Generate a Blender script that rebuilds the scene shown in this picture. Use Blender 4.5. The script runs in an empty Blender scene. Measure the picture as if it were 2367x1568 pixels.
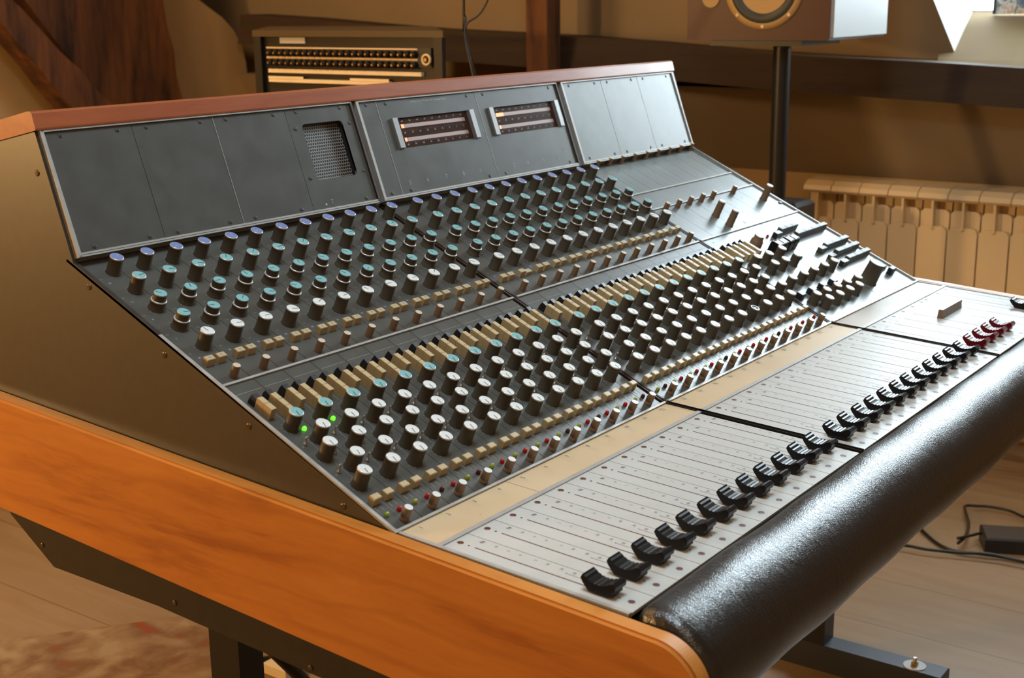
import bpy, bmesh, math, random
from mathutils import Vector, Matrix
random.seed(7)
S = bpy.context.scene
COL = S.collection
ZF = 0.70                       # height of the fader deck's origin above the floor

# ------------------------------------------------------------------ camera
cam = bpy.data.cameras.new('camera'); camo = bpy.data.objects.new('camera', cam); COL.objects.link(camo)
cam.sensor_width = 36.0; cam.lens = 3106.13 / 2367 * 36.0; cam.clip_start = 0.02
R0 = ((0.58504543, -0.81092078, -0.01137251), (-0.20199607, -0.13212216, -0.97043357), (0.78544219, 0.57004493, -0.24110028))
camo.matrix_world = Matrix(((R0[0][0], -R0[1][0], -R0[2][0], -0.85209461),
                            (R0[0][1], -R0[1][1], -R0[2][1], -0.69234565),
                            (R0[0][2], -R0[1][2], -R0[2][2], 0.46183512 + ZF), (0, 0, 0, 1)))
cam.dof.use_dof = True; cam.dof.focus_distance = 1.55; cam.dof.aperture_fstop = 11.0
S.camera = camo

# ------------------------------------------------------------------ world, daylight and lamps
W = bpy.data.worlds.new('world'); S.world = W; W.use_nodes = True
bg = W.node_tree.nodes['Background']; bg.inputs[0].default_value = (0.76, 0.91, 1.0, 1); bg.inputs[1].default_value = 17.5
def light(name, kind, loc, target, energy, color, **kw):
    l = bpy.data.lights.new(name, kind); l.energy = energy; l.color = color
    for k, v in kw.items(): setattr(l, k, v)
    o = bpy.data.objects.new(name, l); COL.objects.link(o); o.location = loc
    d = Vector(target) - Vector(loc); o.rotation_euler = d.to_track_quat('-Z', 'Y').to_euler()
    return o
WIN = (-0.48, 0.64, 1.13, 2.52)          # window opening: y0, y1, z0, z1
p = light('window_portal', 'AREA', (3.06, (WIN[0]+WIN[1])/2, (WIN[2]+WIN[3])/2), (0, (WIN[0]+WIN[1])/2, (WIN[2]+WIN[3])/2), 1, (1, 1, 1), shape='RECTANGLE', size=WIN[1]-WIN[0], size_y=WIN[3]-WIN[2])
p.data.cycles.is_portal = True
FILL_HOLE = (-0.38, 0.32, -0.52, 0.14)          # unseen ceiling hole, added for cool fill on the desk: x0, x1, y0, y1
p = light('overhead_fill_portal', 'AREA', ((FILL_HOLE[0]+FILL_HOLE[1])/2, (FILL_HOLE[2]+FILL_HOLE[3])/2, 2.775), ((FILL_HOLE[0]+FILL_HOLE[1])/2, (FILL_HOLE[2]+FILL_HOLE[3])/2, 0), 1, (1, 1, 1), shape='RECTANGLE', size=FILL_HOLE[1]-FILL_HOLE[0], size_y=FILL_HOLE[3]-FILL_HOLE[2])
p.data.cycles.is_portal = True
light('wall_lamp', 'POINT', (-1.22, 2.06, 1.28), (0.1, 0.2, 0.75), 100, (1.0, 0.60, 0.24), shadow_soft_size=0.08)
light('wall_fill', 'AREA', (0.5, 2.35, 2.5), (1.9, 0.9, 0.6), 18, (1.0, 0.64, 0.33), shape='DISK', size=0.5)  # added unseen lamp that warms the far wall and floor
light('front_fill', 'AREA', (-0.9, -1.3, 2.5), (1.2, 0.8, 0.5), 6, (1.0, 0.66, 0.36), shape='DISK', size=0.7)  # added unseen lamp, a weak warm fill from the front
S.view_settings.view_transform = 'Standard'; S.view_settings.look = 'None'
S.view_settings.gamma = 1.0; S.view_settings.use_curve_mapping = False
S.view_settings.exposure = 0.28
S.cycles.max_bounces = 6; S.cycles.sample_clamp_indirect = 4.0; S.cycles.caustics_reflective = False; S.cycles.caustics_refractive = False
S.cycles.use_denoising = True

# ------------------------------------------------------------------ materials
M = {}
def mat(name, col, rough=0.5, metal=0.0, spec=0.5, coat=0.0, emis=None, estr=0.0):
    m = bpy.data.materials.new(name); m.use_nodes = True; b = m.node_tree.nodes['Principled BSDF']
    b.inputs['Base Color'].default_value = (*col, 1); b.inputs['Roughness'].default_value = rough
    b.inputs['Metallic'].default_value = metal; b.inputs['Specular IOR Level'].default_value = spec
    b.inputs['Coat Weight'].default_value = coat; b.inputs['Coat Roughness'].default_value = 0.12
    if emis: b.inputs['Emission Color'].default_value = (*emis, 1); b.inputs['Emission Strength'].default_value = estr
    M[name] = m; return m
def nd(m, kind, **kw):
    n = m.node_tree.nodes.new(kind)
    for k, v in kw.items():
        if k in ('inp',):
            for a, b in v.items(): n.inputs[a].default_value = b
        else: setattr(n, k, v)
    return n
def lk(m, a, b): m.node_tree.links.new(a, b)
def coords(m, scale=(1, 1, 1), kind='Object'):
    t = nd(m, 'ShaderNodeTexCoord'); mp = nd(m, 'ShaderNodeMapping', inp={'Scale': scale}); lk(m, t.outputs[kind], mp.inputs[0]); return mp.outputs[0]
def ramp(m, fac, stops):
    r = nd(m, 'ShaderNodeValToRGB'); e = r.color_ramp.elements
    while len(e) < len(stops): e.new(0.5)
    for i, (p_, c) in enumerate(stops): e[i].position = p_; e[i].color = (*c, 1)
    lk(m, fac, r.inputs[0]); return r.outputs[0]
def bsdf(m): return m.node_tree.nodes['Principled BSDF']
def bump(m, h, strength, dist=0.001):
    b = nd(m, 'ShaderNodeBump', inp={'Strength': strength, 'Distance': dist}); lk(m, h, b.inputs['Height']); lk(m, b.outputs[0], bsdf(m).inputs['Normal'])
def noisy(name, c1, c2, scale, rough=0.5, metal=0.0, bstr=0.0, spec=0.5, stretch=(1, 1, 1), detail=4, rr=0.0, coat=0.0, dist=0.001, lo=0.35, hi=0.65):
    m = mat(name, c1, rough, metal, spec, coat); v = coords(m, stretch)
    n = nd(m, 'ShaderNodeTexNoise', inp={'Scale': scale, 'Detail': detail}); lk(m, v, n.inputs['Vector'])
    lk(m, ramp(m, n.outputs[0], [(lo, c1), (hi, c2)]), bsdf(m).inputs['Base Color'])
    if bstr: bump(m, n.outputs[0], bstr, dist)
    if rr:
        q = nd(m, 'ShaderNodeMapRange', inp={'To Min': rough - rr, 'To Max': rough + rr}); lk(m, n.outputs[0], q.inputs[0]); lk(m, q.outputs[0], bsdf(m).inputs['Roughness'])
    return m
def wood(name, c1, c2, c3, rough, axis='Y', scale=1.0, coat=0.3):
    m = mat(name, c1, rough, 0, 0.5, coat)
    st = {'Y': (7, 0.9, 7), 'X': (0.9, 7, 7), 'Z': (7, 7, 0.9)}[axis]
    v = coords(m, tuple(a * scale for a in st))
    n = nd(m, 'ShaderNodeTexNoise', inp={'Scale': 3.2, 'Detail': 5, 'Distortion': 0.9}); lk(m, v, n.inputs['Vector'])
    f = nd(m, 'ShaderNodeTexNoise', inp={'Scale': 26, 'Detail': 4, 'Distortion': 0.4}); lk(m, v, f.inputs['Vector'])
    a = nd(m, 'ShaderNodeMath', operation='MULTIPLY', inp={1: 0.3}); lk(m, f.outputs[0], a.inputs[0])
    b = nd(m, 'ShaderNodeMath', operation='ADD'); lk(m, n.outputs[0], b.inputs[0]); lk(m, a.outputs[0], b.inputs[1])
    base = ramp(m, b.outputs[0], [(0.42, c3), (0.56, c1), (0.80, c2)])
    wv = nd(m, 'ShaderNodeTexWave', wave_type='BANDS', bands_direction={'Y': 'Z', 'X': 'Z', 'Z': 'X'}[axis], inp={'Scale': 9.0, 'Distortion': 5.5, 'Detail': 3.0, 'Detail Scale': 1.6})
    lk(m, coords(m, {'Y': (1, 0.35, 1), 'X': (0.35, 1, 1), 'Z': (1, 1, 0.35)}[axis]), wv.inputs['Vector'])
    ln = nd(m, 'ShaderNodeMapRange', inp={'From Min': 0.0, 'From Max': 0.16, 'To Min': 0.30, 'To Max': 0.0}); lk(m, wv.outputs['Fac'], ln.inputs[0])
    mi = nd(m, 'ShaderNodeMix', data_type='RGBA', inp={7: (*c3, 1)}); lk(m, ln.outputs[0], mi.inputs[0]); lk(m, base, mi.inputs[6]); lk(m, mi.outputs[2], bsdf(m).inputs['Base Color'])
    bump(m, b.outputs[0], 0.05); return m
wood('cherry', (0.53, 0.19, 0.027), (0.62, 0.245, 0.04), (0.37, 0.115, 0.014), 0.42)
wood('cherry_rail', (0.34, 0.085, 0.030), (0.40, 0.11, 0.040), (0.26, 0.06, 0.022), 0.33, 'X', 1.0, 0.8)
noisy('panel', (0.078, 0.078, 0.070), (0.090, 0.090, 0.082), 34, 0.33, 0.0, 0.06, 0.42, rr=0.05)
noisy('panel_glare', (0.17, 0.195, 0.19), (0.20, 0.225, 0.22), 20, 0.31, 0.0, 0.04, 0.50, rr=0.04)  # panel paint made paler: glare and reflected light put into the colour
noisy('cheek', (0.020, 0.019, 0.013), (0.027, 0.025, 0.018), 90, 0.40, 0.0, 0.05, 1.0)
noisy('belly', (0.016, 0.015, 0.011), (0.022, 0.020, 0.015), 60, 0.5)
mat('dark', (0.014, 0.010, 0.007), 0.7); mat('gapbrown', (0.035, 0.018, 0.010), 0.6)
noisy('alu', (0.40, 0.39, 0.36), (0.46, 0.45, 0.42), 60, 0.42, 0.15, 0.0, 0.6)
mat('steel', (0.62, 0.63, 0.64), 0.3, 0.9); mat('screwgrey', (0.10, 0.10, 0.095), 0.35, 0.5); mat('bracket', (0.34, 0.35, 0.35), 0.4, 0.5); mat('screwdark', (0.16, 0.12, 0.07), 0.3, 0.8); mat('brass', (0.45, 0.30, 0.12), 0.35, 0.9)
noisy('deck', (0.51, 0.52, 0.50), (0.56, 0.57, 0.55), 14, 0.34, 0.0, 0.02, 0.16, rr=0.04)
noisy('scribble', (0.62, 0.47, 0.29), (0.68, 0.53, 0.34), 9, 0.35, 0.0, 0.0, 0.5)
noisy('scribble_old', (0.36, 0.31, 0.25), (0.46, 0.38, 0.30), 12, 0.38, 0.0, 0.0, 0.5)
mat('knob', (0.078, 0.066, 0.046), 0.45, 0, 0.35); mat('knobrim', (0.62, 0.60, 0.56), 0.3, 0.3)
mat('blue', (0.19, 0.25, 0.50), 0.32, 0, 0.2); mat('teal', (0.23, 0.48, 0.50), 0.32, 0, 0.2); mat('grey', (0.74, 0.78, 0.77), 0.32, 0, 0.2)
mat('ink', (0.012, 0.012, 0.012), 0.5); mat('print', (0.42, 0.43, 0.41), 0.5); mat('printfaint', (0.28, 0.31, 0.30), 0.5)
mat('inkred', (0.10, 0.02, 0.012), 0.5); mat('inkgrey', (0.20, 0.18, 0.17), 0.6)
noisy('ivory', (0.50, 0.39, 0.21), (0.60, 0.47, 0.27), 40, 0.4); mat('ivorytop', (0.66, 0.55, 0.40), 0.38)
mat('tan', (0.20, 0.125, 0.07), 0.42); mat('blackplastic', (0.013, 0.012, 0.012), 0.22, 0, 0.14); mat('blackmatte', (0.02, 0.02, 0.02), 0.4)
mat('redplastic', (0.12, 0.006, 0.008), 0.25, 0, 0.14); mat('whiteline', (0.75, 0.76, 0.75), 0.35)
mat('ledgreen', (0.35, 0.42, 0.05), 0.12); mat('ledred', (0.50, 0.012, 0.010), 0.12); mat('leddark', (0.07, 0.015, 0.01), 0.12)
mat('ledon', (0.1, 0.8, 0.02), 0.3, emis=(0.12, 1.0, 0.02), estr=1.6); mat('lednew', (0.02, 0.30, 0.25), 0.2)
mat('plasma', (0.30, 0.22, 0.20), 0.4, emis=(0.8, 0.55, 0.5), estr=0.10); mat('plasmaon', (0.9, 0.2, 0.08), 0.4, emis=(1.0, 0.20, 0.07), estr=2.2)
noisy('meterface', (0.045, 0.022, 0.016), (0.06, 0.03, 0.02), 30, 0.2, spec=0.15)
m = mat('leather', (0.012, 0.011, 0.010), 0.30, 0, 1.0, 0.0)
v = coords(m, (1, 1, 1)); vo = nd(m, 'ShaderNodeTexVoronoi', feature='DISTANCE_TO_EDGE', inp={'Scale': 520})
n1 = nd(m, 'ShaderNodeTexNoise', inp={'Scale': 60, 'Detail': 6, 'Distortion': 0.6}); lk(m, v, n1.inputs['Vector'])
v2 = coords(m, (3.0, 1, 1)); wr = nd(m, 'ShaderNodeTexNoise', inp={'Scale': 14, 'Detail': 5, 'Distortion': 1.6}); lk(m, v2, wr.inputs['Vector'])
mx = nd(m, 'ShaderNodeMix', data_type='VECTOR', inp={0: 0.004}); lk(m, v, mx.inputs[4]); lk(m, n1.outputs[1], mx.inputs[5]); lk(m, mx.outputs[1], vo.inputs['Vector'])
a1 = nd(m, 'ShaderNodeMath', operation='MULTIPLY', inp={1: 1.3}); lk(m, vo.outputs[0], a1.inputs[0]); a1.use_clamp = True
a2 = nd(m, 'ShaderNodeMath', operation='MULTIPLY_ADD', inp={1: 0.7}); lk(m, n1.outputs[0], a2.inputs[0]); lk(m, a1.outputs[0], a2.inputs[2])
a3 = nd(m, 'ShaderNodeMath', operation='MULTIPLY_ADD', inp={1: 1.6}); lk(m, wr.outputs[0], a3.inputs[0]); lk(m, a2.outputs[0], a3.inputs[2]); wr.inputs['Scale'].default_value = 34
bump(m, a3.outputs[0], 0.32, 0.0009)
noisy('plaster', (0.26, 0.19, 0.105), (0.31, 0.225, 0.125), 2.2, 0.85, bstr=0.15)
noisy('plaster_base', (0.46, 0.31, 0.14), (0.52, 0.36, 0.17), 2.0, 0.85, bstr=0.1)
wood('oldbeam', (0.090, 0.034, 0.012), (0.19, 0.070, 0.020), (0.028, 0.012, 0.006), 0.75, 'Z', 0.6, 0.0)
wood('purlin', (0.045, 0.025, 0.011), (0.060, 0.034, 0.015), (0.028, 0.015, 0.008), 0.75, 'Y', 0.5, 0.0)
mat('reveal', (0.80, 0.80, 0.76), 0.6); noisy('sill', (0.175, 0.125, 0.068), (0.20, 0.148, 0.083), 3, 0.75, spec=0.05)
noisy('radiator', (0.80, 0.62, 0.36), (0.84, 0.66, 0.40), 4, 0.42)
mat('cabtop', (0.075, 0.050, 0.022), 0.45); mat('radgap', (0.05, 0.03, 0.012), 0.8)
mat('spkwood', (0.050, 0.010, 0.007), 0.4, 0, 0.4); mat('whitepaint', (0.5, 0.52, 0.52), 0.4); mat('conetan', (0.50, 0.32, 0.12), 0.55); mat('rubber', (0.035, 0.04, 0.035), 0.5)
mat('metalblack', (0.018, 0.018, 0.016), 0.38, 0.2); mat('steelblue', (0.045, 0.052, 0.065), 0.4, 0.3)
# floorboards (world y runs along the boards in the photo)
m = mat('floorboards', (0.5, 0.33, 0.17), 0.38, 0, 0.5)
v = coords(m, (1, 1, 1)); sp = nd(m, 'ShaderNodeSeparateXYZ'); lk(m, v, sp.inputs[0])
dv = nd(m, 'ShaderNodeMath', operation='DIVIDE', inp={1: 0.21}); lk(m, sp.outputs[0], dv.inputs[0])
fr = nd(m, 'ShaderNodeMath', operation='FRACT'); lk(m, dv.outputs[0], fr.inputs[0])
gp = nd(m, 'ShaderNodeMath', operation='GREATER_THAN', inp={1: 0.992}); lk(m, fr.outputs[0], gp.inputs[0])
fl = nd(m, 'ShaderNodeMath', operation='FLOOR'); lk(m, dv.outputs[0], fl.inputs[0])
wn = nd(m, 'ShaderNodeTexWhiteNoise', noise_dimensions='1D'); lk(m, fl.outputs[0], wn.inputs['W'])
g = nd(m, 'ShaderNodeTexNoise', inp={'Scale': 6, 'Detail': 5, 'Distortion': 1.2}); v3 = coords(m, (3.5, 0.45, 1)); lk(m, v3, g.inputs['Vector'])
ad = nd(m, 'ShaderNodeMath', operation='MULTIPLY_ADD', inp={1: 0.25}); lk(m, wn.outputs[0], ad.inputs[0]); lk(m, g.outputs[0], ad.inputs[2])
cr = ramp(m, ad.outputs[0], [(0.36, (0.19, 0.11, 0.05)), (0.50, (0.29, 0.19, 0.105)), (0.85, (0.33, 0.23, 0.135))])
mxx = nd(m, 'ShaderNodeMix', data_type='RGBA', inp={7: (0.10, 0.05, 0.02, 1)}); lk(m, gp.outputs[0], mxx.inputs[0]); lk(m, cr, mxx.inputs[6]); lk(m, mxx.outputs[2], bsdf(m).inputs['Base Color'])
# rug
m = mat('rug', (0.4, 0.25, 0.12), 0.95, 0, 0.1)
v = coords(m, (1, 1, 1)); n = nd(m, 'ShaderNodeTexNoise', inp={'Scale': 13, 'Detail': 4, 'Distortion': 0.5}); lk(m, v, n.inputs['Vector'])
n2 = nd(m, 'ShaderNodeTexNoise', inp={'Scale': 26, 'Detail': 4}); lk(m, v, n2.inputs['Vector'])
ad = nd(m, 'ShaderNodeMath', operation='MULTIPLY_ADD', inp={1: 0.35}); lk(m, n2.outputs[0], ad.inputs[0]); lk(m, n.outputs[0], ad.inputs[2])
lk(m, ramp(m, ad.outputs[0], [(0.46, (0.26, 0.075, 0.035)), (0.55, (0.20, 0.115, 0.06)), (0.66, (0.25, 0.155, 0.085)), (0.74, (0.29, 0.19, 0.105)), (0.84, (0.34, 0.25, 0.145))]), bsdf(m).inputs['Base Color'])
# blotchy painting in the window
m = mat('painting', (0.5, 0.5, 0.5), 0.5)
v = coords(m, (1, 1, 1)); n = nd(m, 'ShaderNodeTexNoise', inp={'Scale': 22, 'Detail': 3, 'Distortion': 2.0}); lk(m, v, n.inputs['Vector'])
lk(m, ramp(m, n.outputs[0], [(0.36, (0.10, 0.13, 0.25)), (0.45, (0.28, 0.33, 0.30)), (0.52, (0.75, 0.78, 0.80)), (0.60, (0.62, 0.34, 0.18)), (0.7, (0.55, 0.6, 0.5))]), bsdf(m).inputs['Base Color'])
# perforated grille: holes from a rotated dot grid
m = mat('grille', (0.35, 0.36, 0.36), 0.35, 0.6)
v = coords(m, (250, 250, 1)); sp = nd(m, 'ShaderNodeSeparateXYZ'); lk(m, v, sp.inputs[0])
ysc = nd(m, 'ShaderNodeMath', operation='FLOOR'); lk(m, sp.outputs[1], ysc.inputs[0])
sh = nd(m, 'ShaderNodeMath', operation='MULTIPLY_ADD', inp={1: 0.5}); lk(m, ysc.outputs[0], sh.inputs[0]); lk(m, sp.outputs[0], sh.inputs[2])
fx = nd(m, 'ShaderNodeMath', operation='FRACT'); lk(m, sh.outputs[0], fx.inputs[0]); fy = nd(m, 'ShaderNodeMath', operation='FRACT'); lk(m, sp.outputs[1], fy.inputs[0])
cb = nd(m, 'ShaderNodeCombineXYZ'); lk(m, fx.outputs[0], cb.inputs[0]); lk(m, fy.outputs[0], cb.inputs[1])
ds = nd(m, 'ShaderNodeVectorMath', operation='DISTANCE'); ds.inputs[1].default_value = (0.5, 0.5, 0); lk(m, cb.outputs[0], ds.inputs[0])
lt = nd(m, 'ShaderNodeMath', operation='LESS_THAN', inp={1: 0.41}); lk(m, ds.outputs['Value'], lt.inputs[0])
mxx = nd(m, 'ShaderNodeMix', data_type='RGBA', inp={6: (0.28, 0.28, 0.27, 1), 7: (0.012, 0.010, 0.009, 1)}); lk(m, lt.outputs[0], mxx.inputs[0]); lk(m, mxx.outputs[2], bsdf(m).inputs['Base Color'])
iv = nd(m, 'ShaderNodeMath', operation='SUBTRACT', inp={0: 0.2}); lk(m, lt.outputs[0], iv.inputs[1]); iv.use_clamp = True; lk(m, iv.outputs[0], bsdf(m).inputs['Metallic'])
# window glass: mostly clear
m = bpy.data.materials.new('glass'); m.use_nodes = True; M['glass'] = m; nt = m.node_tree; nt.nodes.clear()
o_ = nt.nodes.new('ShaderNodeOutputMaterial'); t_ = nt.nodes.new('ShaderNodeBsdfTransparent'); g_ = nt.nodes.new('ShaderNodeBsdfGlossy'); x_ = nt.nodes.new('ShaderNodeMixShader')
g_.inputs['Roughness'].default_value = 0.05; x_.inputs[0].default_value = 0.07
nt.links.new(t_.outputs[0], x_.inputs[1]); nt.links.new(g_.outputs[0], x_.inputs[2]); nt.links.new(x_.outputs[0], o_.inputs[0])

# ------------------------------------------------------------------ mesh builder
class MB:
    def __init__(s): s.v = []; s.f = []; s.mi = []; s.mats = []; s.sm = []
    def m(s, name):
        if name not in s.mats: s.mats.append(name)
        return s.mats.index(name)
    def add(s, vs, fs, mt, smooth=False, T=None):
        b = len(s.v); i = s.m(mt)
        s.v += [tuple(T @ Vector(q)) if T else tuple(q) for q in vs]
        for f in fs: s.f.append(tuple(b + k for k in f)); s.mi.append(i); s.sm.append(smooth)
        return s
    def box(s, x0, x1, y0, y1, z0, z1, mt, T=None, ch=0.0):
        if ch > 0:        # chamfered top edges
            c = ch; vs = [(x0, y0, z0), (x1, y0, z0), (x1, y1, z0), (x0, y1, z0), (x0, y0, z1-c), (x1, y0, z1-c), (x1, y1, z1-c), (x0, y1, z1-c), (x0+c, y0+c, z1), (x1-c, y0+c, z1), (x1-c, y1-c, z1), (x0+c, y1-c, z1)]
            fs = [(3, 2, 1, 0), (0, 1, 5, 4), (1, 2, 6, 5), (2, 3, 7, 6), (3, 0, 4, 7), (4, 5, 9, 8), (5, 6, 10, 9), (6, 7, 11, 10), (7, 4, 8, 11), (8, 9, 10, 11)]
            return s.add(vs, fs, mt, False, T)
        vs = [(x0, y0, z0), (x1, y0, z0), (x1, y1, z0), (x0, y1, z0), (x0, y0, z1), (x1, y0, z1), (x1, y1, z1), (x0, y1, z1)]
        return s.add(vs, [(3, 2, 1, 0), (4, 5, 6, 7), (0, 1, 5, 4), (1, 2, 6, 5), (2, 3, 7, 6), (3, 0, 4, 7)], mt, False, T)
    def lathe(s, prof, n, mt, c=(0, 0, 0), T=None, smooth=True, flute=0.0, cap=True, flr=None):
        vs = []; fs = []
        for k, (r, z) in enumerate(prof):
            for i in range(n):
                a = 2*math.pi*i/n; rr = r
                if flute and (flr is None or flr[0] <= k <= flr[1]): rr = r*(1 - flute*(i % 2))
                vs.append((c[0]+rr*math.cos(a), c[1]+rr*math.sin(a), c[2]+z))
        for k in range(len(prof)-1):
            for i in range(n):
                j = (i+1) % n; fs.append((k*n+i, k*n+j, (k+1)*n+j, (k+1)*n+i))
        s.add(vs, fs, mt, smooth, T)
        if cap: s.add([vs[(len(prof)-1)*n+i] for i in range(n)], [tuple(range(n))], mt, False, T)
        return s
    def disc(s, r, n, mt, c=(0, 0, 0), T=None, sx=1.0):
        return s.add([(c[0]+r*sx*math.cos(2*math.pi*i/n), c[1]+r*math.sin(2*math.pi*i/n), c[2]) for i in range(n)], [tuple(range(n))], mt, False, T)
    def prism(s, poly, x0, x1, mt, T=None, smooth=False, ax='X', capm=None):
        n = len(poly)
        if ax == 'X': vs = [(x0, a, b) for a, b in poly] + [(x1, a, b) for a, b in poly]
        elif ax == 'Y': vs = [(a, x0, b) for a, b in poly] + [(a, x1, b) for a, b in poly]
        else: vs = [(a, b, x0) for a, b in poly] + [(a, b, x1) for a, b in poly]
        s.add(vs, [(i, (i+1) % n, (i+1) % n+n, i+n) for i in range(n)], mt, smooth, T)
        s.add(vs, [tuple(range(n-1, -1, -1)), tuple(range(n, 2*n))], capm or mt, False, T)
        return s
    def tube(s, pts, r, mt, n=8, T=None):
        pts = [Vector(q) for q in pts]; vs = []; fs = []; up = Vector((0, 0, 1)); prev = None
        for i, q in enumerate(pts):
            d = (pts[min(i+1, len(pts)-1)] - pts[max(i-1, 0)]).normalized()
            a = d.cross(up if abs(d.z) < 0.95 else Vector((1, 0, 0))).normalized()
            if prev is not None: a = (prev - d*prev.dot(d)).normalized()
            prev = a; b = d.cross(a)
            for k in range(n):
                t = 2*math.pi*k/n; vs.append(tuple(q + a*(r*math.cos(t)) + b*(r*math.sin(t))))
        for i in range(len(pts)-1):
            for k in range(n):
                j = (k+1) % n; fs.append((i*n+k, i*n+j, (i+1)*n+j, (i+1)*n+k))
        fs += [tuple(range(n-1, -1, -1)), tuple((len(pts)-1)*n+k for k in range(n))]
        return s.add(vs, fs, mt, True, T)
    def mesh(s, name):
        me = bpy.data.meshes.new(name); me.from_pydata(s.v, [], s.f)
        for q in s.mats: me.materials.append(M[q])
        me.polygons.foreach_set('material_index', s.mi); me.polygons.foreach_set('use_smooth', s.sm)
        me.update()
        bm = bmesh.new(); bm.from_mesh(me); bmesh.ops.recalc_face_normals(bm, faces=bm.faces); bm.to_mesh(me); bm.free()
        return me
    def obj(s, name, parent=None, mw=None): return link(name, s.mesh(name), parent, mw)
def link(name, me, parent=None, mw=None, label=None):
    o = bpy.data.objects.new(name, me); COL.objects.link(o)
    mw = mw if mw is not None else Matrix()
    if parent is not None: o.parent = parent; o.matrix_parent_inverse = WM[parent.name].inverted()
    o.matrix_basis = mw; WM[o.name] = mw.copy()
    if label: o['label'] = label
    return o
WM = {}
def root(name, loc, label, cat, group=None):
    o = bpy.data.objects.new(name, None); COL.objects.link(o); o.location = loc; o['label'] = label; o['category'] = cat
    o.empty_display_size = 0.05
    if group: o['group'] = group
    WM[o.name] = Matrix.Translation(loc); return o
def struct(name, mb, mw=None):
    o = mb.obj(name, None, mw); o['kind'] = 'structure'; return o
def thing(o, label, cat, group=None):
    o['label'] = label; o['category'] = cat
    if group: o['group'] = group
    return o
def tr(x, y=0, z=0): return Matrix.Translation((x, y, z))
_tc = {}
def textgeo(s_, size, align='CENTER'):
    k = (s_, size, align)
    if k in _tc: return _tc[k]
    c = bpy.data.curves.new('t', 'FONT'); c.body = s_; c.size = size; c.align_x = align; c.align_y = 'CENTER'; c.resolution_u = 2
    o = bpy.data.objects.new('t', c); COL.objects.link(o); bpy.context.view_layer.update()
    me = o.evaluated_get(bpy.context.evaluated_depsgraph_get()).to_mesh()
    r = ([tuple(q.co) for q in me.vertices], [tuple(q.vertices) for q in me.polygons]); o.to_mesh_clear() if hasattr(o, 'to_mesh_clear') else None
    bpy.data.objects.remove(o); bpy.data.curves.remove(c); _tc[k] = r; return r
def text(mb, s_, size, x, y, z, mt, rot=0.0, align='CENTER'):
    vs, fs = textgeo(s_, size, align); T = Matrix.Translation((x, y, z)) @ Matrix.Rotation(rot, 4, 'Z'); mb.add(vs, fs, mt, False, T)

# ------------------------------------------------------------------ room
fl_ = MB().box(-3.4, 3.3, -3.2, 3.6, -0.05, 0, 'floorboards'); struct('floor', fl_)
y0, y1, z0, z1 = WIN
XW = 2.75
w = MB()
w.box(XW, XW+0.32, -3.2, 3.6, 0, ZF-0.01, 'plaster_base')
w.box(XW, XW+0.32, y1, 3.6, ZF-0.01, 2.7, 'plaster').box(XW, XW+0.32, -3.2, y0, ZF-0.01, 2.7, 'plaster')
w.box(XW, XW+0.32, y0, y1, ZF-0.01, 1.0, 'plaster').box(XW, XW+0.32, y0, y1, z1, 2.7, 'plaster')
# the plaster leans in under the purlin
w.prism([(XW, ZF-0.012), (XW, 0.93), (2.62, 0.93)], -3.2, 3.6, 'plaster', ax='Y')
struct('wall_right', w)
wr_ = MB(); pr = []
# rear wall with a rounded end: outline in (x, z), then an alcove behind it
arc = [(2.62, 0), (2.78, 0.0), (2.80, 0.7)]
edge = [(2.665, 0.0), (2.665, 0.90), (2.66, 0.97), (2.645, 1.03), (2.61, 1.085), (2.56, 1.13), (2.50, 1.165), (2.42, 1.215), (2.33, 1.27), (2.20, 1.35), (2.0, 1.45), (1.7, 1.6), (1.4, 2.7), (-3.4, 2.7), (-3.4, 0)]
wr_.prism(edge, 3.05, 3.17, 'plaster_base', ax='Y'); wr_.box(-3.4, 3.3, 3.55, 3.65, 0, 2.7, 'plaster'); struct('wall_rear', wr_)
struct('wall_left', MB().box(-3.4, -3.3, -3.2, 3.6, 0, 2.7, 'plaster_base'))
struct('wall_front', MB().box(-3.4, 3.3, -3.3, -3.2, 0, 2.7, 'plaster_base'))
struct('ceiling', MB().box(-3.4, FILL_HOLE[0], -3.3, 3.65, 2.7, 2.78, 'plaster').box(FILL_HOLE[1], 3.3, -3.3, 3.65, 2.7, 2.78, 'plaster').box(FILL_HOLE[0], FILL_HOLE[1], -3.3, FILL_HOLE[2], 2.7, 2.78, 'plaster').box(FILL_HOLE[0], FILL_HOLE[1], FILL_HOLE[3], 3.65, 2.7, 2.78, 'plaster'))  # hole left for the added overhead fill
# purlin: old, not quite level
w = MB(); n = 14
for i in range(n):
    ya, yb = -0.9 + i*(3.9/n), -0.9 + (i+1)*(3.9/n)
    def zt(y): return (0.281 + 0.0525*y) + 0.004*math.sin(y*5)
    def zb(y): return (0.187 + 0.0505*y) + 0.003*math.sin(y*4+1)
    vs = [(2.58, ya, ZF+zb(ya)), (2.80, ya, ZF+zb(ya)), (2.80, ya, ZF+zt(ya)), (2.60, ya, ZF+zt(ya)), (2.58, yb, ZF+zb(yb)), (2.80, yb, ZF+zb(yb)), (2.80, yb, ZF+zt(yb)), (2.60, yb, ZF+zt(yb))]
    w.add(vs, [(0, 1, 5, 4), (1, 2, 6, 5), (2, 3, 7, 6), (3, 0, 4, 7)], 'purlin')
    if i == 0: w.add(vs[:4], [(0, 1, 2, 3)], 'purlin')
    if i == n-1: w.add(vs[4:], [(0, 1, 2, 3)], 'purlin')
o = struct('trim_1', w)
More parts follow.
